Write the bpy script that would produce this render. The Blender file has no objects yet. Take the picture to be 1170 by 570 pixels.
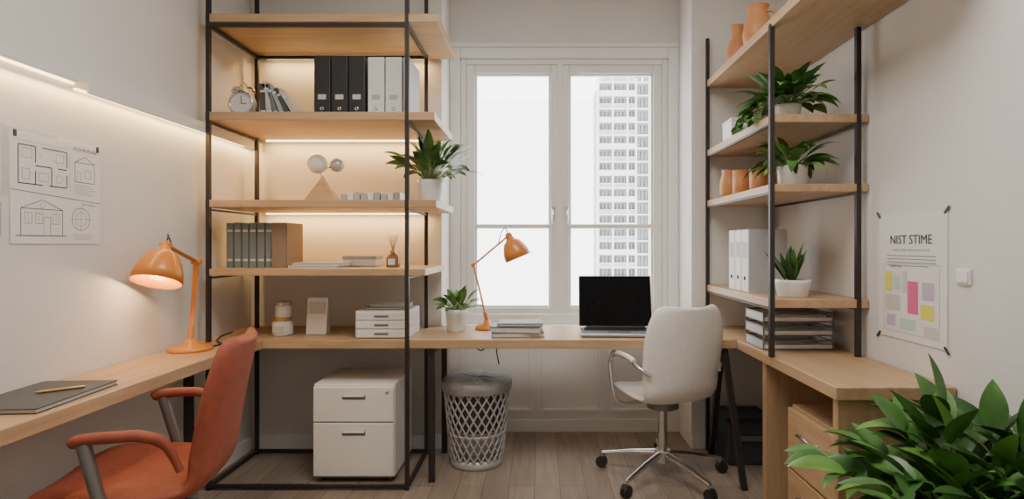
import bpy, bmesh, math, random
from mathutils import Vector, Matrix, noise
random.seed(7)
scene=bpy.context.scene
COL=scene.collection
# ------------------------------------------------------------ materials
def pm(name,col,rough=.5,metal=0,var=.06,scale=6,bump=0.0,stretch=(1,1,1),emit=None,es=0,coat=0,bscale=None,spec=None):
    m=bpy.data.materials.new(name); m.use_nodes=True
    nt=m.node_tree; N=nt.nodes; L=nt.links
    bs=N['Principled BSDF']
    bs.inputs['Roughness'].default_value=rough; bs.inputs['Metallic'].default_value=metal
    if spec is not None: bs.inputs['Specular IOR Level'].default_value=spec
    if coat: bs.inputs['Coat Weight'].default_value=coat
    tc=N.new('ShaderNodeTexCoord'); mp=N.new('ShaderNodeMapping'); mp.inputs['Scale'].default_value=stretch
    nz=N.new('ShaderNodeTexNoise'); nz.inputs['Scale'].default_value=scale; nz.inputs['Detail'].default_value=4
    L.new(tc.outputs['Object'],mp.inputs['Vector']); L.new(mp.outputs[0],nz.inputs['Vector'])
    cr=N.new('ShaderNodeValToRGB')
    cr.color_ramp.elements[0].position=.3; cr.color_ramp.elements[1].position=.7
    cr.color_ramp.elements[0].color=[max(0,c*(1-var)) for c in col]+[1]
    cr.color_ramp.elements[1].color=[min(1,c*(1+var)) for c in col]+[1]
    L.new(nz.outputs['Fac'],cr.inputs['Fac']); L.new(cr.outputs[0],bs.inputs['Base Color'])
    if bump:
        n2=N.new('ShaderNodeTexNoise'); n2.inputs['Scale'].default_value=bscale or scale*4; n2.inputs['Detail'].default_value=5
        L.new(mp.outputs[0],n2.inputs['Vector'])
        b=N.new('ShaderNodeBump'); b.inputs['Strength'].default_value=bump; b.inputs['Distance'].default_value=.01
        L.new(n2.outputs['Fac'],b.inputs['Height']); L.new(b.outputs[0],bs.inputs['Normal'])
    if emit:
        bs.inputs['Emission Color'].default_value=list(emit)+[1]; bs.inputs['Emission Strength'].default_value=es
    return m
def wood(name,c1,c2,rough=.45,stretch=(1,12,12),scale=2.2):
    m=bpy.data.materials.new(name); m.use_nodes=True
    nt=m.node_tree; N=nt.nodes; L=nt.links; bs=N['Principled BSDF']; bs.inputs['Roughness'].default_value=rough
    tc=N.new('ShaderNodeTexCoord'); mp=N.new('ShaderNodeMapping'); mp.inputs['Scale'].default_value=stretch
    nz=N.new('ShaderNodeTexNoise'); nz.inputs['Scale'].default_value=scale; nz.inputs['Detail'].default_value=7; nz.inputs['Roughness'].default_value=.6; nz.inputs['Distortion'].default_value=.6
    L.new(tc.outputs['Object'],mp.inputs[0]); L.new(mp.outputs[0],nz.inputs['Vector'])
    cr=N.new('ShaderNodeValToRGB'); cr.color_ramp.elements[0].position=.3; cr.color_ramp.elements[1].position=.7
    cr.color_ramp.elements[0].color=list(c1)+[1]; cr.color_ramp.elements[1].color=list(c2)+[1]
    L.new(nz.outputs['Fac'],cr.inputs[0]); L.new(cr.outputs[0],bs.inputs['Base Color'])
    b=N.new('ShaderNodeBump'); b.inputs['Strength'].default_value=.08; b.inputs['Distance'].default_value=.004
    L.new(nz.outputs['Fac'],b.inputs['Height']); L.new(b.outputs[0],bs.inputs['Normal'])
    return m
def emis(name,col,s):
    m=bpy.data.materials.new(name); m.use_nodes=True; N=m.node_tree.nodes
    N.clear(); e=N.new('ShaderNodeEmission'); e.inputs[0].default_value=list(col)+[1]; e.inputs[1].default_value=s
    o=N.new('ShaderNodeOutputMaterial'); m.node_tree.links.new(e.outputs[0],o.inputs[0]); return m
def thinglass(name,tint=(1,1,1),f=.08):
    m=bpy.data.materials.new(name); m.use_nodes=True; nt=m.node_tree; N=nt.nodes; N.clear()
    t=N.new('ShaderNodeBsdfTransparent'); t.inputs[0].default_value=list(tint)+[1]
    g=N.new('ShaderNodeBsdfGlossy'); g.inputs['Roughness'].default_value=.03
    mx=N.new('ShaderNodeMixShader'); mx.inputs[0].default_value=f
    o=N.new('ShaderNodeOutputMaterial')
    nt.links.new(t.outputs[0],mx.inputs[1]); nt.links.new(g.outputs[0],mx.inputs[2]); nt.links.new(mx.outputs[0],o.inputs[0]); return m

WALL=pm('wall_plaster',(.71,.69,.66),.85,var=.03,scale=1.5,bump=.12,bscale=40)
CEIL=pm('ceiling_paint',(.8,.79,.77),.9,var=.02)
TRIM=pm('trim_white',(.79,.78,.76),.45,var=.02)
OAKX=wood('oak_x',(.41,.26,.14),(.54,.365,.21),stretch=(1,12,12))
OAKY=wood('oak_y',(.41,.26,.14),(.54,.365,.21),stretch=(12,1,12))
OAKZ=wood('oak_z',(.37,.235,.13),(.49,.325,.19),stretch=(12,12,1))
STEEL=pm('dark_steel',(.035,.028,.026),.5,.3,var=.1)
CHROME=pm('chrome',(.72,.72,.73),.18,1,var=.02)
GREYMET=pm('grey_metal',(.24,.23,.22),.4,.6,var=.05)
WHITE=pm('white_plastic',(.80,.785,.76),.4,var=.02)
CABW=pm('cabinet_white',(.79,.765,.73),.4,var=.02)
FABW=pm('chair_white',(.81,.785,.75),.6,var=.03,scale=30,bump=.08)
FABR=pm('chair_terracotta',(.31,.070,.035),.6,var=.12,scale=25,bump=.15,bscale=160)
ORANGE=pm('lamp_orange',(.62,.22,.035),.35,var=.05,coat=.3)
BLACK=pm('black_plastic',(.02,.02,.022),.4,var=.1)
BINDB=pm('binder_black',(.025,.025,.028),.5,var=.1)
BINDW=pm('binder_white',(.72,.72,.72),.5,var=.03)
BINDG=pm('binder_grey',(.42,.43,.44),.5,var=.04)
PAPER=pm('paper',(.76,.75,.73),.8,var=.02)
PAPERG=pm('paper_edges',(.58,.56,.52),.8,var=.06,scale=60)
INK=pm('ink',(.06,.06,.06),.8)
INKL=pm('ink_light',(.22,.22,.22),.8)
TEAL=pm('book_teal_grey',(.17,.20,.20),.6,var=.08)
BROWNB=pm('book_brown',(.24,.17,.12),.6,var=.08)
DARKB=pm('book_dark',(.07,.08,.085),.55,var=.08)
BLUEB=pm('book_blue',(.10,.16,.26),.55,var=.08)
GOLD=pm('brass',(.65,.42,.16),.3,.9)
TERRA=pm('terracotta_glaze',(.52,.22,.08),.5,var=.1,scale=10)
CERAM=pm('ceramic_white',(.8,.79,.76),.35,var=.02)
SOIL=pm('soil',(.05,.035,.025),.95,var=.4,scale=60,bump=.6)
LEAF1=pm('leaf_mid',(.065,.18,.035),.38,var=.45,scale=9)
LEAF2=pm('leaf_dark',(.035,.105,.022),.38,var=.4,scale=9)
LEAF3=pm('leaf_bright',(.12,.27,.05),.38,var=.35,scale=9)
STEM=pm('stem',(.12,.2,.06),.6)
SCREEN=pm('laptop_screen',(.004,.004,.005),.25,var=.1,spec=.15)
ALU=pm('aluminium',(.5,.5,.52),.35,.8,var=.03)
GLASS=thinglass('window_glass',f=.05)
CLEAR=thinglass('clear_acrylic',(.82,.84,.86),.2)
BAG=pm('bag_grey',(.27,.26,.25),.7,var=.15,scale=14,bump=.4)
LINER=pm('bin_liner_dark',(.08,.08,.08),.7,var=.15,scale=14)
BINM=pm('bin_grey_mesh',(.50,.49,.48),.4,.3,var=.05)
TRAY=pm('tray_smoke',(.16,.15,.15),.35,.4,var=.1)
TRAYL=pm('tray_silver',(.62,.61,.60),.35,.2,var=.06)
DBOX=pm('storage_dark',(.04,.045,.05),.6,var=.15)
YEL=pm('sticker_yellow',(.75,.68,.10),.7); PINK=pm('sticker_pink',(.70,.12,.30),.7); LIL=pm('sticker_lilac',(.55,.42,.6),.7); CYN=pm('sticker_mint',(.5,.65,.62),.7)
LED=emis('led_warm',(1,.74,.38),7)
BULB=emis('bulb_warm',(1,.82,.55),14)
# ------------------------------------------------------------ builder
class B:
    def __init__(s,name): s.name=name; s.V=[]; s.F=[]; s.MI=[]; s.SM=[]; s.mats=[]; s.M=Matrix.Identity(4); s.clampx=None
    def mi(s,m):
        if m not in s.mats: s.mats.append(m)
        return s.mats.index(m)
    def add(s,vs,fs,mat,smooth=False):
        o=len(s.V); k=s.mi(mat)
        for v in vs:
            w=s.M@Vector(v)
            if s.clampx is not None and w.x>s.clampx: w.x=s.clampx-.001*random.random()
            s.V.append(w)
        for f in fs: s.F.append([i+o for i in f]); s.MI.append(k); s.SM.append(smooth)
    def box(s,x0,x1,y0,y1,z0,z1,mat,bev=0,R=None):
        c=Vector(((x0+x1)/2,(y0+y1)/2,(z0+z1)/2)); sz=Vector((abs(x1-x0),abs(y1-y0),abs(z1-z0)))
        bm=bmesh.new(); bmesh.ops.create_cube(bm,size=1)
        for v in bm.verts: v.co=Vector((v.co.x*sz.x,v.co.y*sz.y,v.co.z*sz.z))
        bev=min(bev,min(sz)*.45)
        if bev>0: bmesh.ops.bevel(bm,geom=bm.edges[:],offset=bev,segments=2,affect='EDGES',profile=.5)
        bm.verts.ensure_lookup_table(); bm.verts.index_update()
        vs=[]
        for v in bm.verts:
            q=v.co.copy()
            if R is not None: q=R@q
            vs.append(q+c)
        fs=[[v.index for v in f.verts] for f in bm.faces]; bm.free()
        s.add(vs,fs,mat,False)
    def tube(s,pts,r,mat,n=10,smooth=True,cap=True):
        pts=[Vector(p) for p in pts]; rs=r if isinstance(r,(list,tuple)) else [r]*len(pts)
        T=[]
        for i in range(len(pts)):
            a=pts[max(0,i-1)]; b=pts[min(len(pts)-1,i+1)]; T.append((b-a).normalized())
        t0=T[0]; u=t0.orthogonal().normalized(); vs=[];fs=[]
        for i,p in enumerate(pts):
            if i>0:
                q=T[i-1].rotation_difference(T[i]); u=q@u
            w=T[i].cross(u).normalized()
            for k in range(n):
                a=2*math.pi*k/n; vs.append(p+rs[i]*(math.cos(a)*u+math.sin(a)*w))
        for i in range(len(pts)-1):
            for k in range(n):
                fs.append([i*n+k,i*n+(k+1)%n,(i+1)*n+(k+1)%n,(i+1)*n+k])
        s.add(vs,fs,mat,smooth)
        if cap:
            m=len(pts)-1
            s.add([vs[k] for k in range(n)],[list(range(n))[::-1]],mat)
            s.add([vs[m*n+k] for k in range(n)],[list(range(n))],mat)
    def sq(s,p,q,w,mat):  # square bar
        p=Vector(p);q=Vector(q);d=(q-p).normalized()
        up=Vector((0,1,0)) if abs(d.z)>.8 else Vector((0,0,1))
        a=d.cross(up).normalized(); b=d.cross(a).normalized(); h=w/2; vs=[]
        for e in (p,q):
            for i,j in ((-1,-1),(1,-1),(1,1),(-1,1)): vs.append(e+a*i*h+b*j*h)
        s.add(vs,[[0,1,2,3],[7,6,5,4],[0,4,5,1],[1,5,6,2],[2,6,7,3],[3,7,4,0]],mat)
    def lathe(s,prof,c,mat,n=28,axis=None,smooth=True):
        c=Vector(c); R=Matrix.Identity(3)
        if axis is not None: R=Vector((0,0,1)).rotation_difference(Vector(axis).normalized()).to_matrix()
        vs=[];fs=[]
        for (r,z) in prof:
            for k in range(n):
                a=2*math.pi*k/n; vs.append(c+R@Vector((r*math.cos(a),r*math.sin(a),z)))
        for i in range(len(prof)-1):
            for k in range(n): fs.append([i*n+k,i*n+(k+1)%n,(i+1)*n+(k+1)%n,(i+1)*n+k])
        s.add(vs,fs,mat,smooth)
    def cyl(s,c,r,h,mat,n=24,axis=None):
        s.lathe([(0.0001,0),(r*.96,0),(r,h*.03),(r,h*.97),(r*.96,h),(0.0001,h)],c,mat,n,axis,False)
    def sphere(s,c,r,mat,n=20,sc=(1,1,1)):
        vs=[];fs=[];m=n//2
        for i in range(m+1):
            t=math.pi*i/m
            for k in range(n):
                a=2*math.pi*k/n; vs.append(Vector(c)+Vector((r*sc[0]*math.sin(t)*math.cos(a),r*sc[1]*math.sin(t)*math.sin(a),r*sc[2]*math.cos(t))))
        for i in range(m):
            for k in range(n): fs.append([i*n+k,(i+1)*n+k,(i+1)*n+(k+1)%n,i*n+(k+1)%n])
        s.add(vs,fs,mat,True)
    def shell(s,fn,nu,nv,th,mat):
        P=[[fn(-1+2*i/(nu-1),j/(nv-1)) for j in range(nv)] for i in range(nu)]
        A=[];Bk=[]
        for i in range(nu):
            for j in range(nv):
                du=P[min(nu-1,i+1)][j]-P[max(0,i-1)][j]; dv=P[i][min(nv-1,j+1)]-P[i][max(0,j-1)]
                n=du.cross(dv).normalized()
                d=min(i,nu-1-i)/(nu-1); e=min(j,nv-1-j)/(nv-1)
                t=th*(.25+.75*min(1,min(d/.14,e/.07))**.5)
                A.append(P[i][j]+n*t/2); Bk.append(P[i][j]-n*t/2)
        vs=A+Bk; o=len(A); fs=[]
        I=lambda i,j:i*nv+j
        for i in range(nu-1):
            for j in range(nv-1):
                fs.append([I(i,j),I(i+1,j),I(i+1,j+1),I(i,j+1)])
                fs.append([o+I(i,j),o+I(i,j+1),o+I(i+1,j+1),o+I(i+1,j)])
        for i in range(nu-1):
            fs.append([I(i,0),o+I(i,0),o+I(i+1,0),I(i+1,0)]); fs.append([I(i,nv-1),I(i+1,nv-1),o+I(i+1,nv-1),o+I(i,nv-1)])
        for j in range(nv-1):
            fs.append([I(0,j),I(0,j+1),o+I(0,j+1),o+I(0,j)]); fs.append([I(nu-1,j),o+I(nu-1,j),o+I(nu-1,j+1),I(nu-1,j+1)])
        s.add(vs,fs,mat,True)
    def leaf(s,base,d,L,W,droop,mat,seg=7,fold=.25,pk=.8):
        p=Vector(base); d=Vector(d).normalized(); vs=[];fs=[]
        side=d.cross(Vector((0,0,1)))
        side=side.normalized() if side.length>.05 else Vector((1,0,0))
        tw=Matrix.Rotation(random.uniform(-.5,.5),3,d); side=tw@side
        for i in range(seg+1):
            t=i/seg; w=W*.5*max(.02,math.sin(math.pi*min(1,t**pk)))**.85
            if i==seg: w=W*.01
            up=side.cross(d).normalized()
            vs+= [p-side*w+up*w*fold, p.copy(), p+side*w+up*w*fold]
            d=(d+Vector((0,0,-1))*droop/seg).normalized(); p=p+d*(L/seg)
            side=(side-d*side.dot(d)).normalized()
        for i in range(seg):
            a=i*3; fs+= [[a,a+1,a+4,a+3],[a+1,a+2,a+5,a+4]]
        s.add(vs,fs,mat,True)
    def text(s,body,size,x,y,z,mat,align='CENTER',off=0):
        c=bpy.data.curves.new('t','FONT'); c.body=body; c.size=size; c.align_x=align; c.resolution_u=2; c.offset=off
        o=bpy.data.objects.new('t',c); COL.objects.link(o)
        dg=bpy.context.evaluated_depsgraph_get(); dg.update()
        oe=o.evaluated_get(dg); me=oe.to_mesh()
        vs=[Vector((v.co.x+x,v.co.y+y,z)) for v in me.vertices]; fs=[list(p.vertices) for p in me.polygons]
        oe.to_mesh_clear(); bpy.data.objects.remove(o); bpy.data.curves.remove(c)
        s.add(vs,fs,mat)
    def line(s,x0,y0,x1,y1,w,z,mat):
        p=Vector((x0,y0));q=Vector((x1,y1));d=(q-p).normalized();n=Vector((-d.y,d.x))*w/2
        s.add([(p.x-n.x,p.y-n.y,z),(q.x-n.x,q.y-n.y,z),(q.x+n.x,q.y+n.y,z),(p.x+n.x,p.y+n.y,z)],[[0,1,2,3]],mat)
    def rect(s,x0,x1,y0,y1,z,mat): s.add([(x0,y0,z),(x1,y0,z),(x1,y1,z),(x0,y1,z)],[[0,1,2,3]],mat)
    def orect(s,x0,x1,y0,y1,w,z,mat):
        s.line(x0,y0,x1,y0,w,z,mat);s.line(x0,y1,x1,y1,w,z,mat);s.line(x0,y0,x0,y1,w,z,mat);s.line(x1,y0,x1,y1,w,z,mat)
    def circ(s,x,y,r,w,z,mat,n=20,a0=0,a1=2*math.pi):
        for k in range(n):
            a=a0+(a1-a0)*k/n;b=a0+(a1-a0)*(k+1)/n
            s.line(x+r*math.cos(a),y+r*math.sin(a),x+r*math.cos(b),y+r*math.sin(b),w,z,mat)
    def done(s,fixn=True):
        me=bpy.data.meshes.new(s.name)
        mn=Vector([min(v[i] for v in s.V) for i in range(3)]); mx=Vector([max(v[i] for v in s.V) for i in range(3)])
        o=Vector(((mn.x+mx.x)/2,(mn.y+mx.y)/2,mn.z))
        me.from_pydata([v-o for v in s.V],[],s.F)
        for m in s.mats: me.materials.append(m)
        for i,p in enumerate(me.polygons): p.material_index=s.MI[i]; p.use_smooth=s.SM[i]
        me.update()
        if fixn:
            bm=bmesh.new(); bm.from_mesh(me); bmesh.ops.recalc_face_normals(bm,faces=bm.faces[:]); bm.to_mesh(me); bm.free()
        ob=bpy.data.objects.new(s.name,me); ob.location=o; COL.objects.link(ob); return ob
def cat(pts,t):
    n=len(pts)-1; f=min(max(t,0),1)*n; i=min(int(f),n-1); u=f-i
    p=[Vector(pts[max(0,min(n,k))]) for k in (i-1,i,i+1,i+2)]
    return .5*((2*p[1])+(-p[0]+p[2])*u+(2*p[0]-5*p[1]+4*p[2]-p[3])*u*u+(-p[0]+3*p[1]-3*p[2]+p[3])*u**3)
def curve(pts,n=24): return [cat(pts,i/n) for i in range(n+1)]
def T(x,y,z,rz=0,sc=1): return Matrix.Translation((x,y,z))@Matrix.Rotation(rz,4,'Z')@Matrix.Scale(sc,4)
def area(name,loc,sx,sy,energy,col,rot=(0,0,0),parent=None):
    l=bpy.data.lights.new(name,'AREA'); l.shape='RECTANGLE'; l.size=sx; l.size_y=sy; l.energy=energy; l.color=col
    o=bpy.data.objects.new(name,l); COL.objects.link(o); o.location=loc; o.rotation_euler=rot
    if parent: o.parent=parent; o.location=Vector(loc)-parent.location
    return o
def point(name,loc,energy,col,r=.02,parent=None):
    l=bpy.data.lights.new(name,'POINT'); l.energy=energy; l.color=col; l.shadow_soft_size=r
    o=bpy.data.objects.new(name,l); COL.objects.link(o); o.location=loc
    if parent: o.parent=parent; o.location=Vector(loc)-parent.location
    return o
DZ=.80; LW=-1.87; RW=1.55; BY=3.71; WY=4.06; CZ=3.2; Y0=-1.2
# ------------------------------------------------------------ room
fm=bpy.data.materials.new('floor_oak_planks'); fm.use_nodes=True
nt=fm.node_tree;N=nt.nodes;L=nt.links;bs=N['Principled BSDF'];bs.inputs['Roughness'].default_value=.42
tc=N.new('ShaderNodeTexCoord');mp=N.new('ShaderNodeMapping');mp.inputs['Rotation'].default_value=(0,0,math.radians(90))
br=N.new('ShaderNodeTexBrick');br.inputs['Scale'].default_value=1;br.inputs['Brick Width'].default_value=1.1;br.inputs['Row Height'].default_value=.14;br.inputs['Mortar Size'].default_value=.002
br.inputs['Color1'].default_value=(.25,.19,.145,1);br.inputs['Color2'].default_value=(.335,.262,.205,1);br.inputs['Mortar'].default_value=(.12,.09,.065,1)
L.new(tc.outputs['Object'],mp.inputs[0]);L.new(mp.outputs[0],br.inputs[0])
m2=N.new('ShaderNodeMapping');m2.inputs['Scale'].default_value=(14,1.2,1);nz=N.new('ShaderNodeTexNoise');nz.inputs['Scale'].default_value=3;nz.inputs['Detail'].default_value=6
L.new(tc.outputs['Object'],m2.inputs[0]);L.new(m2.outputs[0],nz.inputs[0])
mx=N.new('ShaderNodeMix');mx.data_type='RGBA';mx.blend_type='MULTIPLY';mx.inputs['Factor'].default_value=.6
cr=N.new('ShaderNodeValToRGB');cr.color_ramp.elements[0].color=(.6,.6,.6,1);cr.color_ramp.elements[0].position=.3;cr.color_ramp.elements[1].position=.65
L.new(nz.outputs[0],cr.inputs[0]);L.new(br.outputs[0],mx.inputs['A']);L.new(cr.outputs[0],mx.inputs['B']);L.new(mx.outputs['Result'],bs.inputs['Base Color'])
b=B('floor');b.box(LW-.2,RW+.2,Y0-.2,WY+.3,-.1,0,fm);b.done()
b=B('ceiling');b.box(LW-.2,RW+.2,Y0-.2,WY+.3,CZ,CZ+.1,CEIL);b.done()
b=B('wall_left');b.box(LW-.2,LW,Y0,WY+.3,0,CZ,WALL);b.done()
b=B('wall_right');b.box(RW,RW+.2,Y0,WY+.3,0,CZ,WALL);b.done()
b=B('wall_rear');b.box(LW-.2,RW+.2,Y0-.2,Y0,0,CZ,WALL);b.done()
S=-.04; RL=-.59+S; RR=1.04+S
b=B('wall_back')
b.box(LW,RL,BY,WY+.3,0,CZ,WALL);b.box(RR,RW,BY,WY+.3,0,CZ,WALL)
b.box(RL,RR,WY,WY+.3,2.73,CZ,WALL);b.box(RL,RR,WY,WY+.3,0,.76,TRIM)
b.done()
b=B('baseboard_back');b.box(LW,RL,BY-.015,BY,0,.09,TRIM,.003);b.box(RR,RW,BY-.015,BY,0,.09,TRIM,.003);b.box(RL,RR,WY-.03,WY-.012,0,.09,TRIM,.003);b.done()
b=B('baseboard_left');b.box(LW,LW+.015,Y0,BY-.015,0,.09,TRIM,.003);b.done()
b=B('baseboard_right');b.box(RW-.015,RW,Y0,BY-.015,0,.09,TRIM,.003);b.done()
b=B('trim_1')
for x0,x1 in ((-.56,-.04),(.02,.45),(.51,.95)):
    for (a,c,d,e) in ((x0,x1,.14,.165),(x0,x1,.665,.69),(x0,x0+.025,.165,.665),(x1-.025,x1,.165,.665)):
        b.box(a,c,WY-.024,WY,d,e,TRIM,.004)
b.box(RL,RR,WY-.008,WY,.09,.76,TRIM)
b.done()
b=B('trim_2');b.box(RL,RR,WY-.03,WY,2.73,2.765,TRIM,.008);b.done()
# window
b=B('window_1')
ya,yb=WY-.02,WY+.09
def fr(x0,x1,z0,z1,w,y0,y1,bt=None):
    bt=bt or w; x0+=S; x1+=S
    b.box(x0,x0+w,y0,y1,z0,z1,TRIM,.006);b.box(x1-w,x1,y0,y1,z0,z1,TRIM,.006)
    b.box(x0+w,x1-w,y0,y1,z1-w,z1,TRIM,.006);b.box(x0+w,x1-w,y0,y1,z0,z0+bt,TRIM,.006)
fr(-.59,1.04,.76,2.73,.075,ya,yb)
fr(-.515,.965,.80,2.655,.04,ya+.02,yb+.02,.03)
for x0,x1 in ((-.475,.19),(.20,.925)):
    fr(x0,x1,.815,2.615,.062,ya+.03,yb-.02)
    fr(x0+.062,x1-.062,.877,2.553,.014,ya+.045,yb-.03)
    b.box(x0+.062+S,x1-.062+S,ya+.04,yb-.03,1.445,1.475,TRIM,.004)
    b.box(x0+.07+S,x1-.07+S,ya+.06,ya+.064,.87,2.56,GLASS)
b.box(.175+S,.215+S,ya+.012,ya+.04,.81,2.62,TRIM,.006)
for x in (.145+S,.245+S):
    b.box(x-.012,x+.012,ya+.018,ya+.032,1.50,1.60,CHROME,.004)
    b.tube([(x,ya+.02,1.57),(x,ya-.01,1.57),(x,ya-.015,1.56),(x,ya-.015,1.46)],.007,CHROME,8)
b.box(RL,RR,WY-.10,WY-.02,.735,.765,TRIM,.006)
b.done()
# exterior tower
BW=pm('facade_white',(.70,.69,.67),.8,var=.03,scale=.3);BG=pm('facade_glass',(.13,.155,.18),.5,var=.35,scale=.4)
BM=pm('facade_mid',(.40,.40,.40),.8,var=.03,scale=.3)
b=B('apartment_tower')
X0,X1,YT=14.5,27.6,140
b.box(X0+.6,X1-.3,YT+1.2,YT+15,-24,42,BM)
zt=41.5;k=0
while zt>-22:
    z=zt
    b.box(X0,X1,YT-.4,YT+2,z-.35,z,BW)
    b.box(X0,X1-3.6,YT-.4,YT-.25,z,z+.9,BW if k%2 else BM)
    b.box(X0,X1-3.6,YT-.45,YT-.2,z+.9,z+1.05,BW)
    for j in range(7):
        x=X0+.9+j*1.78
        b.box(x,x+1.3,YT+1.05,YT+1.25,z+.3,z+2.55,BG); b.box(x+.58,x+.7,YT+1.0,YT+1.1,z+.3,z+2.55,BW)
    zt-=3.25;k+=1
for x in (X0,X0+3.6,X0+7.2,X0+9.3,X1-.5): b.box(x,x+.45,YT-.5,YT+2,-24,42.3,BW)
b.box(X0+3,X0+8,YT+3,YT+10,42,45,BM)
b.done()
# ------------------------------------------------------------ left shelf unit
b=B('open_shelving_unit')
fx0,fx1,fy,by=-1.785,-.71,3.08,3.61; w=.021
for x in (fx0,fx1):
    b.sq((x,fy,0),(x,fy,3.18),w,STEEL); b.sq((x,by,0),(x,by,3.18),w,STEEL)
for z in (.02,2.515):
    b.sq((fx0,fy,z),(fx1,fy,z),w*.9,STEEL);b.sq((fx0,by,z),(fx1,by,z),w*.9,STEEL)
    b.sq((fx0,fy,z),(fx0,by,z),w*.9,STEEL);b.sq((fx1,fy,z),(fx1,by,z),w*.9,STEEL)
for z in (1.99,1.517,1.147):
    b.sq((fx0,fy,z),(fx0,by,z),w*.5,STEEL);b.sq((fx1,fy,z),(fx1,by,z),w*.5,STEEL)
for z0,z1,xr in ((2.53,2.575,-.54),(2.0,2.045,-.56),(1.53,1.57,-.55),(1.16,1.197,-.61)):
    b.box(-1.80,xr,fy-.01,BY-.012,z0,z1,OAKX,.003)
for z in (2.53,2.0,1.53):
    b.box(-1.75,-.72,3.655,3.672,z-.008,z-.0005,LED)
unit=b.done()
for z in (2.53,2.0,1.53):
    area('led_strip_lamp',(-1.23,3.64,z-.012),1.04,.015,4.4,(1,.60,.22),parent=unit)
# ------------------------------------------------------------ desks
b=B('window_desk')
b.box(LW+.005,RW-.005,3.155,BY-.004,DZ-.05,DZ,OAKX,.004)
for x,y in ((-.597,3.19),(-.60,3.64)):
    b.sq((x,y,0),(x,y,DZ-.05),.032,STEEL)
b.sq((-.597,3.19,DZ-.07),(-.597,3.66,DZ-.07),.03,STEEL)
b.sq((1.045,3.2,DZ-.05),(1.115,3.08,0),.032,STEEL); b.sq((1.045,3.24,DZ-.05),(1.10,3.62,0),.032,STEEL)
b.sq((1.03,3.18,DZ-.065),(1.03,3.6,DZ-.065),.03,STEEL)
b.done()
b=B('side_desk')
b.box(LW+.005,-1.53,.9,3.15,DZ-.052,DZ,OAKY,.004)
for y in (1.1,2.93):
    b.sq((-1.80,y,0),(-1.80,y,DZ-.05),.035,STEEL); b.sq((-1.60,y,DZ-.07),(-1.82,y,DZ-.07),.03,STEEL)
b.sq((-1.80,1.1,DZ-.07),(-1.80,2.93,DZ-.07),.03,STEEL)
b.done()
b=B('drawer_desk')
b.box(1.10,RW-.005,2.10,3.15,DZ-.05,DZ,OAKY,.004)
b.box(1.115,RW-.005,2.79,2.83,0,DZ-.05,OAKZ,.003)
b.box(1.115,RW-.005,2.115,2.155,0,DZ-.05,OAKZ,.003)
b.box(1.48,1.50,2.155,2.79,.1,DZ-.05,OAKZ,.002)
b.box(1.16,1.47,2.17,2.60,.03,.60,OAKZ,.004)
for z0,z1 in ((.05,.315),(.325,.59)):
    b.box(1.135,1.16,2.18,2.59,z0,z1,OAKY,.004)
    zc=z1-.085
    b.tube([(1.135,2.31,zc),(1.115,2.315,zc),(1.115,2.455,zc),(1.135,2.46,zc)],.006,CHROME,8)
b.done()
# ------------------------------------------------------------ right shelving
b=B('open_shelving_unit')
gx0,gx1,ny,fy2=1.095,1.50,2.67,3.68
b.sq((gx0,fy2,0),(gx0,fy2,2.66),.02,STEEL); b.sq((gx1,fy2,DZ),(gx1,fy2,2.66),.02,STEEL)
b.sq((gx0,ny,DZ),(gx0,ny,2.36),.022,STEEL); b.sq((gx1,ny,DZ),(gx1,ny,2.36),.022,STEEL)
for z0,z1 in ((1.03,1.07),(1.575,1.612),(1.90,1.938)):
    b.box(gx0-.005,RW-.005,ny-.01,BY-.012,z0,z1,OAKY,.003)
    b.sq((gx0,ny,z0-.006),(gx0,fy2,z0-.006),.010,STEEL); b.sq((gx1,ny,z0-.006),(gx1,fy2,z0-.006),.010,STEEL)
b.box(gx0-.005,RW-.005,1.9,BY-.012,2.345,2.39,OAKY,.003)
b.done()
# ------------------------------------------------------------ wall ledge with led
b=B('picture_ledge')
b.box(LW,LW+.075,2.27,BY-.005,1.955,1.985,WALL,.003); b.box(LW,LW+.012,2.27,BY-.005,1.985,2.0,TRIM,.002)
b.box(LW+.067,LW+.075,2.27,BY-.005,1.93,1.956,WALL,.001)
b.box(LW,LW+.03,.9,2.27,1.975,1.99,WALL,.003)
b.box(LW+.006,LW+.018,.9,2.27,1.967,1.975,LED); b.box(LW+.006,LW+.018,2.28,3.6,1.948,1.955,LED)
o=b.done()
area('ledge_led_lamp',(LW+.03,2.3,1.943),.015,2.8,8.5,(1,.63,.27),parent=o)
# ------------------------------------------------------------ chairs
def chair_shell(b,path,widths,wrap_b,wrap_s,th,mat,n=7):
    def fn(u,t):
        v=.5-.5*math.cos(math.pi*t); v=.006+.988*v
        q=cat(path,v); w=cat([(a,0,0) for a in widths],v).x
        w*=(1-abs(2*v-1)**n)**(1/n)
        back=max(0,min(1,(v-.42)/.2))
        return Vector((u*w,q.y+wrap_b*u*u*back,q.z+wrap_s*u*u*(1-back)))
    b.shell(fn,21,56,th,mat)
b=B('office_chair'); b.M=T(.71,3.25,0,math.radians(20))
path=[(0,.25,.47),(0,.17,.49),(0,.05,.485),(0,-.08,.475),(0,-.17,.485),(0,-.225,.54),(0,-.25,.66),(0,-.27,.80),(0,-.285,.90),(0,-.30,1.0)]
chair_shell(b,path,[.20,.225,.235,.23,.222,.23,.242,.245,.238,.222],.06,.02,.038,FABW)
b.cyl((0,0,.40),.09,.055,GREYMET); b.cyl((0,0,.11),.026,.30,CHROME); b.cyl((0,0,.09),.045,.07,CHROME)
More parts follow.
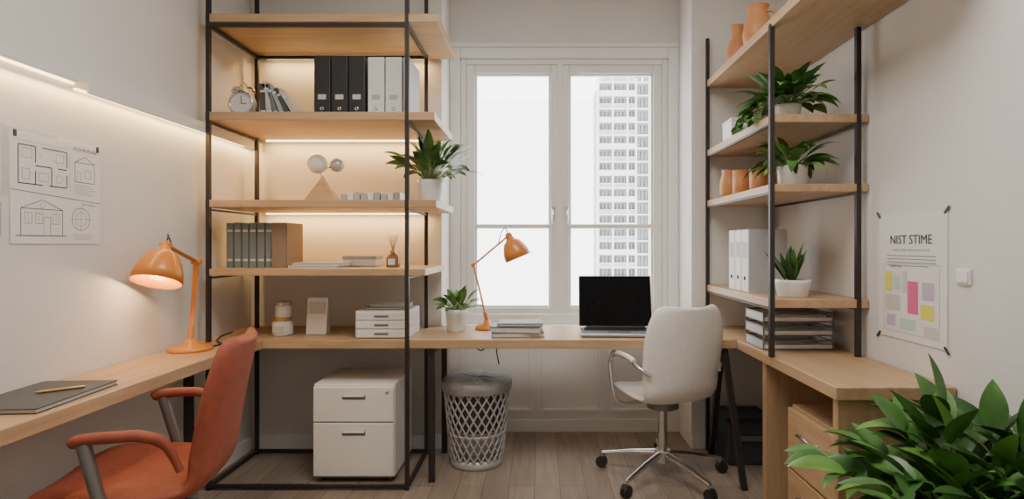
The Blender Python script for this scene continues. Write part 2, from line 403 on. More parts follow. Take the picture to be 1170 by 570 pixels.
for k in range(5):
    a=2*math.pi*k/5+math.radians(63); c,s=math.cos(a),math.sin(a)
    b.tube([(c*.03,s*.03,.14),(c*.18,s*.18,.12),(c*.36,s*.36,.085)],[.02,.016,.012],CHROME,10)
    b.tube([(c*.36,s*.36,.09),(c*.36,s*.36,.05)],.008,CHROME,8)
    p=Vector((-s,c,0))
    for sg in (-1,1):
        q=Vector((c*.365,s*.365,.033))+p*(sg*.011)
        b.tube([q-p*.008,q+p*.008],.032,BLACK,20,False)
    b.tube([Vector((c*.365,s*.365,.05))-p*.02,Vector((c*.365,s*.365,.05))+p*.02],.02,BLACK,10)
for sg in (-1,1):
    b.tube(curve([(sg*.08,.04,.435),(sg*.22,.05,.43),(sg*.275,.06,.47),(sg*.285,.09,.59),(sg*.28,.10,.68),(sg*.275,.04,.712),(sg*.27,-.08,.712),(sg*.26,-.18,.68),(sg*.215,-.225,.64)],40),.011,CHROME,10)
    b.tube(curve([(sg*.281,.10,.692),(sg*.278,.04,.722),(sg*.273,-.08,.722),(sg*.265,-.14,.705)],14),.015,FABW,10)
b.done()
b=B('armchair'); b.M=T(-1.36,2.04,0,math.radians(102),1.02)
path=[(0,.30,.475),(0,.22,.50),(0,.08,.495),(0,-.06,.485),(0,-.15,.49),(0,-.195,.54),(0,-.215,.64),(0,-.235,.76),(0,-.26,.87),(0,-.285,.975)]
chair_shell(b,path,[.25,.27,.275,.26,.235,.215,.21,.21,.20,.18],.035,.02,.055,FABR)
for sg in (-1,1):
    b.tube(curve([(sg*.27,.13,.70),(sg*.275,.10,.712),(sg*.275,.01,.715),(sg*.262,-.06,.708),(sg*.24,-.115,.67),(sg*.225,-.15,.58)],24),[.012]+[.018]*18+[.016,.015,.014,.013,.012,.012],FABR,12)
    b.tube([(sg*.275,.095,.70),(sg*.285,.0,.33),(sg*.30,-.06,.0)],[.020,.017,.012],GREYMET,10)
    b.tube([(sg*.20,.20,.47),(sg*.25,.25,.24),(sg*.27,.28,0)],[.014,.013,.011],GREYMET,10)
    b.tube([(sg*.285,.03,.40),(sg*.12,.05,.46)],.012,GREYMET,10)
    b.tube([(sg*.20,-.12,.46),(sg*.20,.22,.46)],.012,GREYMET,10)
b.done()
# ------------------------------------------------------------ lamps
def lamp(name,loc,rz,elbow,neck,axis,R,Ls,br,en,loop):
    b=B(name); b.M=T(*loc,rz)
    b.lathe([(.0001,0),(br,0),(br,.012),(br*.92,.022),(br*.35,.032),(br*.25,.055),(.0001,.058)],(0,0,0),ORANGE,32)
    e=Vector((elbow[0],0,elbow[1])); n=Vector((neck[0],0,neck[1])); s0=Vector((0,0,.05))
    b.tube([s0,s0+(e-s0)*.16],.013,ORANGE,12)
    for dy in (-.012,.012):
        d=Vector((0,dy,0)); b.tube([s0+d*.5+(e-s0)*.1,e+d],.0045,ORANGE,8)
        b.tube([e+d,n+d],.0045,ORANGE,8)
    b.tube([s0+(e-s0)*.1,s0+(e-s0)*.98],.0065,ORANGE,10); b.tube([e,n],.0065,ORANGE,10)
    for p in (e,n): b.tube([p-Vector((0,.022,0)),p+Vector((0,.022,0))],.013,ORANGE,14)
    ax=Vector((axis[0],0,axis[1])).normalized()
    top=n+ax*.012
    pr=[(.0001,-.03),(.014,-.03),(.02,-.02),(.024,.01),(R*.40,.02),(R*.62,Ls*.24),(R*.80,Ls*.46),(R*.94,Ls*.72),(R,Ls),(R*.97,Ls),(R*.90,Ls*.72),(R*.77,Ls*.48),(R*.55,Ls*.28),(.0001,Ls*.2)]
    b.lathe(pr,top,ORANGE,36,ax)
    bc=top+ax*Ls*.60; b.sphere(bc,R*.36,BULB)
    up=-ax; q=Vector(loop)
    b.tube(curve([top+up*.02,top+up*.06,n+q*.6+Vector((0,.012,.045)),n+q+Vector((0,.012,.01)),n+(e-n)*.3+Vector((0,.012,0))],18),.0035,BLACK,8)
    o=b.done()
    wl=b.M@(bc+ax*Ls*.2)
    point(name+'_bulb_light',wl,en,(1,.70,.38),.03,o)
    return o
lamp('desk_lamp',(-1.735,2.84,DZ),math.radians(92),(.05,.44),(-.20,.525),(-.42,-1),.105,.17,.10,6,(.06,0,.0))
lamp('desk_lamp',(-.32,3.56,DZ),0,(-.085,.40),(.135,.585),(.42,-1),.085,.14,.075,.5,(-.05,0,0))
b=B('lamp_cord'); b.tube(curve([(-1.70,2.90,DZ+.006),(-1.66,2.98,DZ+.006),(-1.72,3.05,DZ+.008),(-1.76,3.12,DZ+.008),(-1.81,3.25,DZ+.006),(-1.83,3.4,DZ+.005)],30),.004,BLACK,8);b.done()
# ------------------------------------------------------------ laptop
b=B('laptop'); b.M=T(.47,3.36,DZ,math.radians(-2),1.07)
b.box(-.21,.21,-.13,.13,.004,.02,ALU,.005)
b.box(-.185,.185,-.01,.11,.0198,.0212,BLACK); b.box(-.06,.06,-.12,-.03,.0198,.0208,GREYMET)
for j in range(4):
    for i in range(13): b.box(-.18+i*.0277,-.156+i*.0277,.0-.005+j*.028,.019+j*.028,.021,.0225,BLACK)
R=Matrix.Rotation(math.radians(-14),3,'X')
b.box(-.21,.21,.160,.168,.02,.315,ALU,.003,R); b.box(-.207,.207,.1565,.1615,.023,.313,SCREEN,.001,R)
b.tube([(-.17,.13,.02),(.17,.13,.02)],.008,BLACK,10)
for sx in (-.19,.19):
    for sy in (-.11,.11): b.cyl((sx,sy,0),.008,.005,BLACK,10)
b.done()
# ------------------------------------------------------------ filing cabinet
b=B('filing_cabinet')
x0,x1,ya_,yb_=-1.255,-.80,3.16,3.60
b.box(x0,x1,ya_+.018,yb_,.03,.55,CABW,.006)
for z0,z1 in ((.04,.335),(.343,.535)):
    b.box(x0+.004,x1-.004,ya_,ya_+.02,z0,z1,CABW,.004)
    zc=z1-.055
    b.box(-1.09,-.96,ya_-.003,ya_+.002,zc-.012,zc+.012,GREYMET,.003); b.box(-1.085,-.965,ya_-.010,ya_-.002,zc+.002,zc+.012,WHITE,.003)
b.cyl((x1-.04,ya_+.002,.505),.009,.006,CHROME,12,(0,-1,0))
for x in (x0+.05,x1-.05):
    for y in (ya_+.06,yb_-.06): b.tube([(x-.012,y,.016),(x+.012,y,.016)],.016,BLACK,14,False)
b.box(x0+.02,x1-.02,ya_+.03,yb_-.02,.02,.04,GREYMET)
b.done()
# ------------------------------------------------------------ waste bin
b=B('waste_basket')
cx,cy=-.375,3.48; H=.495; rb,rt=.158,.20
rr=lambda z: rb+(rt-rb)*z/H
b.lathe([(.0001,0),(rb,0),(rb+.004,.02),(rb,.055),(rb-.01,.055),(rb-.012,.01),(.0001,.01)],(cx,cy,0),BINM,40)
b.lathe([(rt-.004,H-.035),(rt+.006,H-.035),(rt+.008,H),(rt-.004,H),(rt-.004,H-.035)],(cx,cy,0),TRAY,40)
NN=24
for d in (-1,1):
    for k in range(NN):
        pts=[]
        for i in range(15):
            t=i/14; z=.05+(H-.08)*t; a=2*math.pi*k/NN+d*t*1.3; r=rr(z); pts.append((cx+r*math.cos(a),cy+r*math.sin(a),z))
        b.tube(pts,.0058,BINM,5)
for z in (.20,): b.lathe([(rr(z)-.003,z-.006),(rr(z)+.004,z-.006),(rr(z)+.004,z+.006),(rr(z)-.003,z+.006),(rr(z)-.003,z-.006)],(cx,cy,0),BINM,40)
b.lathe([(.0001,.02),(rb-.018,.02),(rr(.22)-.016,.22)],(cx,cy,0),BINM,40)
b.lathe([(rr(.22)-.016,.22),(rt-.02,H-.04)],(cx,cy,0),LINER,40)
vs=[];fs=[];n=56
prof=[(rt+.010,H-.045),(rt+.014,H-.025),(rt+.014,H),(rt+.006,H+.016),(rt-.012,H+.022),(rt-.04,H+.028),(rt-.09,H+.03),(.05,H+.024),(.001,H+.02)]
for i,(r,z) in enumerate(prof):
    for k in range(n):
        a=2*math.pi*k/n; q=noise.noise(Vector((math.cos(a)*3,math.sin(a)*3,i*.6)))
        vs.append((cx+(r*(1+.035*q))*math.cos(a),cy+(r*(1+.035*q))*math.sin(a),z+.018*q))
for i in range(len(prof)-1):
    for k in range(n): fs.append([i*n+k,i*n+(k+1)%n,(i+1)*n+(k+1)%n,(i+1)*n+k])
b.add(vs,fs,BAG,True); b.done()
b=B('power_cable')
b.tube(curve([(-.42,3.60,DZ-.052),(-.41,3.60,.70),(-.36,3.59,.66),(-.31,3.60,.71),(-.31,3.60,DZ-.052)],24),.004,BLACK,8)
b.tube(curve([(-.25,3.68,DZ-.052),(-.27,3.68,.66),(-.255,3.695,.55)],24),.004,BLACK,8)
b.done()
b=B('storage_box'); b.box(1.14,1.40,3.42,3.66,0,.27,DBOX,.012); b.box(1.13,1.41,3.41,3.67,.255,.29,BLACK,.008); b.box(1.20,1.34,3.404,3.412,.15,.18,GREYMET,.003)
b.done()
# ------------------------------------------------------------ books etc.
def book(b,x0,x1,y0,y1,z0,z1,mat,lay='flat'):
    c=.003
    if lay=='flat':
        b.box(x0,x1,y0,y1,z0,z0+c,mat,.001);b.box(x0,x1,y0,y1,z1-c,z1,mat,.001);b.box(x0,x0+c,y0,y1,z0,z1,mat,.001)
        b.box(x0+c,x1-.004,y0+.004,y1-.004,z0+c,z1-c,PAPERG)
    else:
        b.box(x0,x0+c,y0,y1,z0,z1,mat,.001);b.box(x1-c,x1,y0,y1,z0,z1,mat,.001);b.box(x0,x1,y0,y0+c,z0,z1,mat,.001)
        b.box(x0+c,x1-c,y0+c,y1-.004,z0+.004,z1-.004,PAPERG)
b=B('book_stack')
b.M=T(-.12,3.33,DZ,math.radians(4)); book(b,-.15,.15,-.10,.10,0,.028,DARKB); b.M=T(-.125,3.33,DZ+.0285,math.radians(-5)); book(b,-.145,.145,-.1,.1,0,.03,PAPERG)
b.box(-.145,.145,-.10,.10,.027,.031,DARKB,.001); b.M=T(-.115,3.34,DZ+.06,math.radians(2)); book(b,-.12,.14,-.09,.09,0,.018,TEAL); b.done()
b=B('notebook'); b.M=T(-1.70,1.945,DZ,math.radians(4))
b.box(-.13,.13,-.19,.19,0,.004,DARKB,.001); b.box(-.126,.126,-.186,.186,.004,.014,PAPERG); b.box(-.13,.13,-.19,.19,.014,.018,DARKB,.001)
for k in range(22): b.lathe([(.008,-.001),(.0095,0),(.008,.001)],(-.131,-.17+k*.0162,.009),BLACK,10,(0,1,0))
b.done()
b=B('pen'); b.M=T(-1.66,1.98,DZ+.0235,math.radians(40)); b.tube([(-.07,0,0),(-.055,0,0),(.05,0,0),(.065,0,0)],[.002,.005,.005,.004],GOLD,12); b.box(-.0,.045,-.001,.001,.005,.0065,GOLD); b.done()
def binder(b,x0,x1,y0,y1,z0,z1,mat,front='-Y'):
    b.box(x0,x1,y0,y1,z0,z1,mat,.004)
    w=x1-x0
    if front=='-Y':
        b.box(x0+w*.25,x1-w*.25,y0-.0015,y0,z0+(z1-z0)*.30,z0+(z1-z0)*.38,PAPERG if mat is not BINDW else BINDG,.0005)
        b.lathe([(.006,0),(.011,0),(.011,.003),(.006,.003),(.006,0)],((x0+x1)/2,y0,z0+(z1-z0)*.15),CHROME,16,(0,-1,0))
    else:
        w=y1-y0
        b.box(x0-.0015,x0,y0+w*.2,y1-w*.2,z0+(z1-z0)*.55,z0+(z1-z0)*.80,BINDG,.0005)
        b.lathe([(.006,0),(.011,0),(.011,.003),(.006,.003),(.006,0)],(x0,(y0+y1)/2,z0+(z1-z0)*.22),BLACK,16,(-1,0,0))
b=B('binder_row')
xs=[-1.27,-1.172,-1.074]
for x in xs: binder(b,x,x+.092,3.22,3.50,2.045,2.395,BINDB)
for x in (-.965,-.865): binder(b,x,x+.092,3.22,3.50,2.045,2.39,BINDW)
binder(b,-.765,-.728,3.22,3.50,2.045,2.39,BINDG)
b.done()
b=B('binder_row')
for y in (3.05,3.155,3.26): binder(b,1.125,1.33,y,y+.098,1.07,1.41,BINDW,'-X')
b.box(1.127,1.33,3.045,3.05,1.07,1.41,BINDG,.001)
b.done()
b=B('alarm_clock'); cx,cz=-1.70,2.135; y=3.26
b.cyl((cx,y+.045,cz),.068,.05,CERAM,32,(0,-1,0)); b.lathe([(.060,0),(.070,0),(.072,.006),(.062,.010),(.058,.006),(.060,0)],(cx,y-.004,cz),CHROME,32,(0,-1,0))
b.cyl((cx,y-.004,cz),.059,.002,PAPER,32,(0,-1,0))
for sx in (-1,1):
    b.tube([(cx+sx*.02,y+.02,cz+.06),(cx+sx*.04,y+.02,cz+.085)],.004,CHROME,8)
    b.lathe([(.0001,.022),(.018,.018),(.028,.005),(.029,0),(.0001,0)],(cx+sx*.04,y+.02,cz+.08),CHROME,20,(sx*.5,0,1))
    b.tube([(cx+sx*.035,y+.02,cz-.055),(cx+sx*.052,y+.02,2.0465)],.005,CHROME,8)
b.tube(curve([(cx-.03,y+.02,cz+.09),(cx,y+.02,cz+.125),(cx+.03,y+.02,cz+.09)],10),.0035,CHROME,8)
b.box(cx-.0015,cx+.0015,y-.008,y-.006,cz,cz+.045,BLACK); b.box(cx,cx+.032,y-.008,y-.006,cz-.0015,cz+.0015,BLACK)
b.done()
b=B('leaning_books')
for i,(ang,h,th,m) in enumerate(((-2,.20,.03,DARKB),(-8,.215,.028,PAPERG),(-16,.21,.022,TEAL),(-21,.205,.022,BINDG),(-27,.20,.022,DARKB),(-31,.195,.02,PAPERG))):
    x=-1.57+i*.038
    b.M=Matrix.Translation((x+.02,3.24,2.0465))@Matrix.Rotation(math.radians(ang),4,'Y')
    book(b,-th*1.15,0,0,.18,0,h,m,'up')
    for z in (.035,h-.05): b.box(-th+.001,-.001,-.0008,.001,z,z+.012,PAPER)
b.M=Matrix.Identity(4); b.done()
b=B('desk_sculpture'); cx,y=-1.25,3.30; z=1.57
hh=.095
b.add([(cx-hh,y-hh*.6,z),(cx+hh,y-hh*.6,z),(cx+hh,y+hh*.6,z),(cx-hh,y+hh*.6,z),(cx,y,z+.16)],[[3,2,1,0],[0,1,4],[1,2,4],[2,3,4],[3,0,4]],OAKX)
b.tube([(cx,y,z+.14),(cx-.02,y,z+.19),(cx+.06,y,z+.21)],.0035,GOLD,8)
b.sphere((cx-.03,y,z+.225),.056,CERAM,28); b.sphere((cx+.082,y,z+.218),.042,CLEAR,24); b.sphere((cx+.082,y,z+.218),.036,BINDW,24)
b.done()
b=B('photo_block_row')
for i in range(9): b.box(-1.12+i*.038,-1.087+i*.038,3.22,3.34,1.57,1.615+.006*(i%3),(BINDG,WHITE,ALU)[i%3],.003)
b.done()
b=B('book_row')
x=-1.765
for i in range(6):
    th=(.04,.043,.04,.042,.045,.043)[i]; book(b,x,x+th,3.22,3.42,1.197,1.45+(.0,.003,-.002,.002,.003,-.001)[i],TEAL,'up')
    for z in (1.235,1.40): b.box(x+.006,x+th-.006,3.2192,3.2205,z,z+.012,PAPERG)
    x+=th+.002
book(b,x,x+.085,3.20,3.42,1.197,1.452,BROWNB,'up'); b.done()
b=B('paper_stack'); b.M=T(-1.23,3.24,1.197,math.radians(-3)); book(b,-.15,.13,-.10,.10,0,.014,BINDW); book(b,-.13,.14,-.09,.1,.0142,.03,PAPERG); b.done()
b=B('storage_tin'); b.box(-1.16,-.96,3.37,3.51,1.197,1.255,WHITE,.01); b.box(-1.163,-.957,3.367,3.513,1.24,1.262,BINDG,.006); b.done()
b=B('reed_diffuser'); cx,cy,z=-.842,3.30,1.197
b.lathe([(.0001,0),(.036,0),(.038,.005),(.038,.055),(.030,.07),(.014,.076),(.014,.095),(.010,.095),(.010,.07),(.0001,.07)],(cx,cy,z),pm('amber_glass',(.30,.14,.05),.15,var=.1),24)
b.cyl((cx,cy,z+.084),.016,.014,GOLD,16); b.box(cx-.02,cx+.02,cy-.0395,cy-.038,z+.015,z+.05,PAPER)
for k in range(7):
    a=k*.9; b.tube([(cx,cy,z+.09),(cx+.028*math.cos(a),cy+.028*math.sin(a),z+.185)],.0015,OAKZ,6)
b.done()
b=B('stacked_jars'); cx,cy=-1.495,3.33
b.lathe([(.0001,0),(.052,0),(.058,.008),(.058,.07),(.048,.085),(.0001,.085)],(cx,cy,DZ),CERAM,28); b.cyl((cx,cy,DZ+.083),.050,.022,GOLD); b.box(cx-.03,cx+.03,cy-.0595,cy-.056,DZ+.02,DZ+.06,PAPERG,.001)
b.lathe([(.0001,0),(.040,0),(.045,.006),(.045,.06),(.036,.072),(.0001,.072)],(cx+.005,cy,DZ+.105),CERAM,28); b.cyl((cx+.005,cy,DZ+.175),.038,.02,BINDG); b.done()
b=B('desk_calendar'); b.M=T(-1.305,3.36,DZ); R=Matrix.Rotation(math.radians(-8),3,'X')
b.box(-.06,.06,-.006,.0,.0,.215,WHITE,.002,R); b.box(-.06,.06,.03,.034,.0,.2,WHITE,.001,Matrix.Rotation(math.radians(6),3,'X'))
b.box(-.045,.045,-.008,-.0055,.12,.19,PAPERG,0,R)
for k in range(5): b.box(-.04,.04,-.0015,.0,.03+k*.015,.033+k*.015,INKL,0)
b.done()
b=B('desktop_drawer_box')
x0,x1,y0,y1=-1.03,-.73,3.19,3.50
b.box(x0,x1,y0+.012,y1,DZ,DZ+.155,WHITE,.005)
for k in range(3):
    z=DZ+.006+k*.049; b.box(x0+.006,x1-.006,y0,y0+.015,z,z+.044,CABW,.004); b.box(-.92,-.84,y0-.004,y0+.001,z+.016,z+.028,GREYMET,.002)
b.M=T(-.875,3.34,DZ+.156,math.radians(3)); book(b,-.12,.12,-.09,.09,0,.014,BLUEB); b.M=T(-.865,3.34,DZ+.1705,math.radians(-4)); book(b,-.10,.11,-.08,.08,0,.013,PAPERG)
b.done()
b=B('letter_tray_stack')
for k in range(3):
    z=DZ+.004+k*.068; x0,x1,y0,y1=1.125,1.47,2.84,3.08
    if k==0: z=DZ+.003
    b.box(x0,x1,y0,y1,z,z+.004,TRAYL); b.box(x0+.02,x1-.02,y0+.02,y1-.02,z+.004,z+.012+.010*k,PAPER,.001)
    for zz in (z,z+.042):
        b.tube([(x0,y0,zz+.002),(x1,y0,zz+.002)],.004,TRAY,6);b.tube([(x0,y1,zz+.002),(x1,y1,zz+.002)],.004,TRAY,6)
        b.tube([(x0,y0,zz+.002),(x0,y1,zz+.002)],.004,TRAY,6);b.tube([(x1,y0,zz+.002),(x1,y1,zz+.002)],.004,TRAY,6)
    b.box(x0,x1,y0-.001,y0+.001,z,z+.024,TRAYL); b.box(x0-.001,x0+.001,y0,y1,z,z+.044,TRAYL); b.box(x1-.001,x1+.001,y0,y1,z,z+.044,TRAYL); b.box(x0,x1,y1-.001,y1+.001,z,z+.044,TRAYL)
for x in (1.125,1.47):
    for y in (2.84,3.08): b.tube([(x,y,DZ+.001),(x,y,DZ+.19)],.004,TRAY,6)
b.done()
def jug(name,c,prof,mat,handle=None):
    b=B(name); b.lathe(prof,c,mat,30)
    if handle:
        r,z0,z1,dx,dy=handle; cx,cy,cz=c
        b.tube(curve([(cx+dx*r*.9,cy+dy*r*.9,cz+z0),(cx+dx*(r+.03),cy+dy*(r+.03),cz+z0+.01),(cx+dx*(r+.035),cy+dy*(r+.035),cz+z1-.02),(cx+dx*(r*.8),cy+dy*(r*.8),cz+z1)],16),.008,mat,8)
    return b.done()
VP=[(.0001,0),(.045,0),(.062,.03),(.066,.09),(.05,.14),(.032,.18),(.034,.235),(.038,.245),(.032,.243),(.028,.19),(.0001,.15)]
jug('clay_vase',(1.19,3.40,2.39),VP,TERRA)
JP=[(.0001,0),(.05,0),(.075,.03),(.082,.08),(.070,.14),(.05,.18),(.052,.215),(.060,.225),(.052,.222),(.044,.18),(.0001,.14)]
jug('clay_jug',(1.19,3.08,2.39),JP,TERRA,(.06,.08,.19,.7,-.7))
MP=[(.0001,0),(.045,0),(.06,.02),(.064,.08),(.055,.12),(.046,.15),(.052,.17),(.045,.168),(.038,.13),(.0001,.03)]
jug('clay_vase',(1.17,3.47,1.612),MP,TERRA)
CP=[(.0001,0),(.046,0),(.054,.01),(.056,.145),(.050,.145),(.048,.02),(.0001,.015)]
jug('clay_cup',(1.18,3.29,1.612),CP,TERRA)
jug('clay_cup',(1.215,3.12,1.612),[(r,z*.9) for r,z in CP],TERRA,(.056,.02,.11,.8,-.6))
b=B('tissue_box'); b.box(1.12,1.25,3.30,3.46,1.938,2.06,WHITE,.006); b.box(1.118,1.252,3.298,3.462,2.045,2.065,BINDW,.004); b.box(1.14,1.23,3.2985,3.30,1.97,2.02,BINDG); b.done()
# ------------------------------------------------------------ plants
def pot(b,c,r,h,mat,taper=.82):
    b.lathe([(.0001,0),(r*taper*.95,0),(r*taper,h*.05),(r*.97,h*.8),(r,h),(r*.93,h),(r*.9,h*.85),(.0001,h*.85)],c,mat,36)
    b.lathe([(.0001,h*.88),(r*.9,h*.86)],c,SOIL,24)
def bush(name,c,r,h,n,L,W,elev,droop,mats,stem=.5,taper=.82,clamp=None,seed=1,bias=None,potm=CERAM,pk=.8,vines=None):
    random.seed(seed); b=B(name); pot(b,c,r,h,potm,taper); b.clampx=clamp
    base=Vector(c)+Vector((0,0,h*.85))
    for i in range(n):
        a=i*2.39996+random.uniform(-.3,.3); el=math.radians(random.uniform(*elev))
        d=Vector((math.cos(a)*math.cos(el),math.sin(a)*math.cos(el),math.sin(el)))
        if bias is not None: d=(d+Vector(bias)*random.random()).normalized()
        sl=L*stem*random.uniform(.6,1.3); st=base+Vector((math.cos(a),math.sin(a),0))*r*.35*random.random()
        p1=st+d*sl*.5+Vector((0,0,sl*.1)); p2=st+d*sl
        if sl>.01: b.tube([st,p1,p2],.0022,STEM,5,cap=False)
        b.leaf(p2,d,L*random.uniform(.75,1.15),W*random.uniform(.8,1.15),droop*random.uniform(.5,1.4),random.choice(mats),pk=pk)
    if vines:
        for k in range(4):
            st=Vector((c[0]-.05,c[1]-.02+.02*k,c[2]+.07)); e=Vector((1.06-.012*k+random.uniform(-.01,.02),2.84+.03*k,1.955-.015*k))
            pts=curve([st,st+Vector((-.05,0,.05)),e+Vector((.02,0,.05)),e],10); b.tube(pts,.0022,STEM,5)
            for i in range(4,11,2):
                for sgn in (-1,1): b.leaf(pts[i],(random.uniform(-.6,0),sgn*.8,random.uniform(-.2,.4)),.07,.036,.7,random.choice([LEAF1,LEAF3]))
    return b.done(False)
bush('potted_plant',(-.625,3.30,1.57),.078,.13,60,.165,.055,(25,88),1.0,[LEAF1,LEAF3,LEAF1,LEAF2],.85,seed=3)
bush('potted_plant',(-.50,3.48,DZ),.068,.135,34,.10,.045,(5,75),.9,[LEAF3,LEAF1,LEAF3],.7,seed=5)
bush('potted_plant',(1.23,2.82,1.938),.07,.075,90,.125,.055,(5,70),1.0,[LEAF1,LEAF3,LEAF1,LEAF2],.85,clamp=1.535,seed=8,bias=(-.15,0,0),vines=True)
bush('potted_plant',(1.25,2.80,1.612),.072,.10,60,.145,.046,(8,66),1.1,[LEAF1,LEAF2,LEAF3],.5,clamp=1.535,seed=10,taper=.9)
bush('potted_succulent',(1.26,2.82,1.07),.085,.085,20,.17,.044,(50,88),.1,[LEAF2,LEAF1,LEAF2],.05,seed=11,pk=.6)
# big plant
random.seed(21); b=B('potted_floor_plant'); c=(1.33,1.66,0)
pot(b,c,.19,.42,CERAM,.78); b.clampx=RW-.012
base=Vector((c[0],c[1],.37))
NS=38
for i in range(NS):
    a=i*2.39996; q=(i+.5)/NS; el=math.radians(88-60*q**.8)
    d=Vector((math.cos(a)*math.cos(el),math.sin(a)*math.cos(el),math.sin(el)))
    Ls=random.uniform(.34,.45)
    st=base+Vector((math.cos(a),math.sin(a),0))*.10*random.random()
    pts=curve([st,st+d*Ls*.5+Vector((0,0,.03)),st+d*Ls+Vector((0,0,-.03*q))],10)
    b.tube(pts,[.006-.0004*k for k in range(11)],STEM,6)
    nl=8
    for k in range(nl):
        t=.35+.65*k/(nl-1); p=cat(pts,t); dd=(cat(pts,min(1,t+.05))-cat(pts,t-.05)).normalized()
        s=dd.cross(Vector((0,0,1))); s=s.normalized() if s.length>.1 else Vector((1,0,0))
        sgn=1 if k%2 else -1
        ld=dd*random.uniform(.6,.9)+s*sgn*random.uniform(.5,.9)+Vector((0,0,random.uniform(-.05,.4)))
        if k==nl-1: ld=dd
        b.leaf(p,ld,random.uniform(.15,.20),random.uniform(.068,.085),random.uniform(.3,.9),random.choice([LEAF1,LEAF2,LEAF1,LEAF3]),seg=9,fold=.38)
b.done(False)
# ------------------------------------------------------------ wall papers
b=B('sketch_poster'); w=.41;h=.405
b.M=Matrix(((0,0,1,LW+.004),(1,0,0,2.01),(0,1,0,1.33),(0,0,0,1)))
b.box(0,w,0,h,-.003,.0005,PAPER); b.box(-.03,.20,.17,h+.012,-.0038,-.0031,PAPERG)
z=.0015
b.line(.0,.195,w,.17,.002,z,INK)
# upper floor plan
for (x0,y0,x1,y1) in ((.03,.22,.03,.36),(.03,.36,.10,.36),(.13,.36,.24,.36),(.24,.36,.24,.30),(.24,.27,.24,.22),(.24,.22,.16,.22),(.13,.22,.03,.22),(.10,.36,.10,.30),(.10,.27,.10,.22),(.10,.29,.17,.29),(.20,.29,.24,.29),(.17,.29,.17,.22)):
    b.line(x0,y0,x1,y1,.0038,z,INK)
b.circ(.13,.36,.03,.0013,z,INKL,10,-math.pi,-math.pi/2); b.circ(.17,.29,.03,.0013,z,INKL,10,0,math.pi/2); b.orect(.045,.085,.315,.35,.0014,z,INKL); b.orect(.115,.155,.235,.265,.0014,z,INKL); b.orect(.19,.225,.315,.345,.0014,z,INKL); b.circ(.205,.25,.015,.0014,z,INKL); b.orect(.045,.075,.235,.275,.0014,z,INKL)
b.line(.03,.375,.24,.375,.001,z,INKL); b.line(.255,.22,.255,.36,.001,z,INKL)
b.orect(.28,.38,.25,.33,.002,z,INK); b.line(.28,.33,.33,.355,.002,z,INK); b.line(.33,.355,.38,.33,.002,z,INK); b.orect(.29,.31,.25,.29,.0014,z,INKL); b.orect(.33,.36,.27,.30,.0014,z,INKL)
for k in range(5): b.line(.28,.237-k*.009,.36+.01*(k%3),.237-k*.009,.0014,z,INKL)
# lower elevation and section
b.line(.02,.03,.24,.03,.0026,z,INK); b.orect(.04,.22,.03,.13,.0022,z,INK); b.line(.04,.13,.13,.165,.002,z,INK); b.line(.13,.165,.22,.13,.002,z,INK)
for x in (.055,.10,.175): b.orect(x,x+.03,.075,.115,.0014,z,INKL); b.line(x+.015,.075,x+.015,.115,.001,z,INKL)
b.orect(.135,.165,.03,.10,.0016,z,INKL); b.circ(.13,.143,.010,.0014,z,INKL)
b.circ(.31,.10,.045,.0018,z,INK); b.circ(.31,.10,.028,.0014,z,INKL); b.line(.255,.10,.365,.10,.001,z,INKL); b.line(.31,.045,.31,.155,.001,z,INKL)
for k in range(3): b.line(.27,.038-k*.009,.36+.01*(k%2),.038-k*.009,.0014,z,INKL)
b.text('FLOOR PLAN',.020,.33,.375,z,INK); b.text('SECTION A',.014,.35,.155,z,INKL)
for x in (.01,w-.02): b.box(x,x+.012,h-.02,h+.004,0,.004,INK,.001)
b.done(False)
b=B('light_switch'); b.box(LW,LW+.008,1.90,1.975,1.355,1.475,BINDG,.002); b.box(LW+.007,LW+.013,1.915,1.96,1.375,1.455,INKL,.002); b.done()
b=B('light_switch'); b.box(RW-.009,RW,2.03,2.10,1.18,1.24,WHITE,.003); b.box(RW-.014,RW-.008,2.038,2.092,1.188,1.232,TRIM,.002); b.done()
b=B('mood_board_poster'); w=.43;h=.535
b.M=Matrix(((0,0,-1,RW-.004),(-1,0,0,2.58),(0,1,0,.925),(0,0,0,1)))
b.box(0,w,0,h,-.003,.0005,PAPER); z=.0015
b.text('NIST STIME',.054,.2145,.405,z,INK); b.text('NIST STIME',.054,.2165,.405,z+.0001,INK)
b.text('a study of light, form and calm work',.016,.215,.375,z,INKL)
for k in range(4): b.line(.06,.355-k*.014,.37-.04*(k==3),.355-k*.014,.003,z,INKL)
b.rect(.05,.095,.20,.285,z,YEL); b.rect(.105,.15,.21,.27,z,CYN); b.rect(.20,.265,.115,.25,z,PINK); b.rect(.165,.195,.20,.29,z,PAPERG)
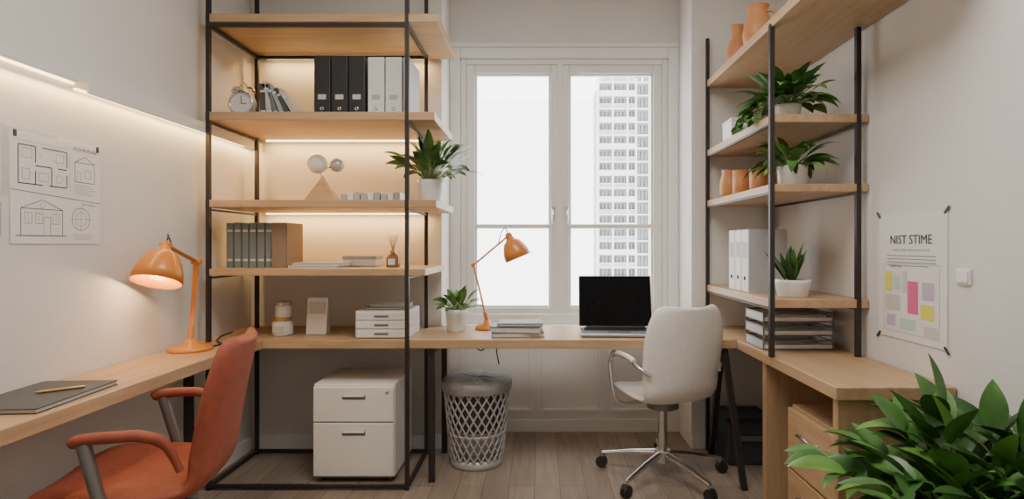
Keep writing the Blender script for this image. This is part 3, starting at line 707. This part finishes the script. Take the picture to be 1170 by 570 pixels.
b.rect(.28,.36,.10,.16,z,YEL); b.rect(.29,.36,.18,.25,z,LIL); b.rect(.05,.15,.12,.185,z,PAPERG); b.rect(.06,.12,.05,.10,z,LIL); b.rect(.15,.25,.045,.09,z,CYN); b.rect(.30,.38,.035,.075,z,PAPERG)
b.text('swatch / tone',.015,.12,.305,z,INK); b.orect(.04,.39,.03,.32,.0012,z,INKL)
for (x,y) in ((0,0),(w,0),(0,h),(w,h)):
    R=Matrix.Rotation(math.radians(45 if (x>0)==(y>0) else -45),3,'Z'); b.box(x-.018,x+.018,y-.005,y+.005,.001,.004,BLACK,.001,R)
b.done(False)
# ------------------------------------------------------------ lights / world / camera
b=B('ceiling_fill_panel'); b.box(-.75,.75,1.0,2.2,CZ-.035,CZ,TRIM,.004); b.box(-.72,.72,1.03,2.17,CZ-.037,CZ-.034,emis('fill_panel_glow',(1,.97,.93),3)); o=b.done()  # unseen glowing panel and area light below, added as interior fill
area('ceiling_fill_light',(0,1.6,CZ-.045),1.4,1.1,44,(1,.94,.86),parent=o)
p=area('window_portal',(.18,WY+.28,1.76),1.6,2.0,1,(1,1,1),(math.radians(-90),0,0)); p.data.cycles.is_portal=True
w=bpy.data.worlds.new('World'); scene.world=w; w.use_nodes=True; N=w.node_tree.nodes; L=w.node_tree.links
bg=N['Background']; tc=N.new('ShaderNodeTexCoord'); sp=N.new('ShaderNodeSeparateXYZ'); cr=N.new('ShaderNodeValToRGB')
L.new(tc.outputs['Generated'],sp.inputs[0]); L.new(sp.outputs['Z'],cr.inputs[0]); cr.color_ramp.elements[0].position=0; cr.color_ramp.elements[1].position=.6
cr.color_ramp.elements[0].color=(1,.99,.975,1); cr.color_ramp.elements[1].color=(.97,.98,1,1); L.new(cr.outputs[0],bg.inputs[0]); bg.inputs[1].default_value=6.6
cd=bpy.data.cameras.new('Camera'); cam=bpy.data.objects.new('Camera',cd); COL.objects.link(cam)
cam.location=(0,0,1.325); cam.rotation_euler=(math.radians(90),0,0); cd.sensor_width=36; cd.lens=20.0; cd.shift_x=-30/1170; cd.shift_y=-5/1170; cd.clip_end=500
scene.camera=cam
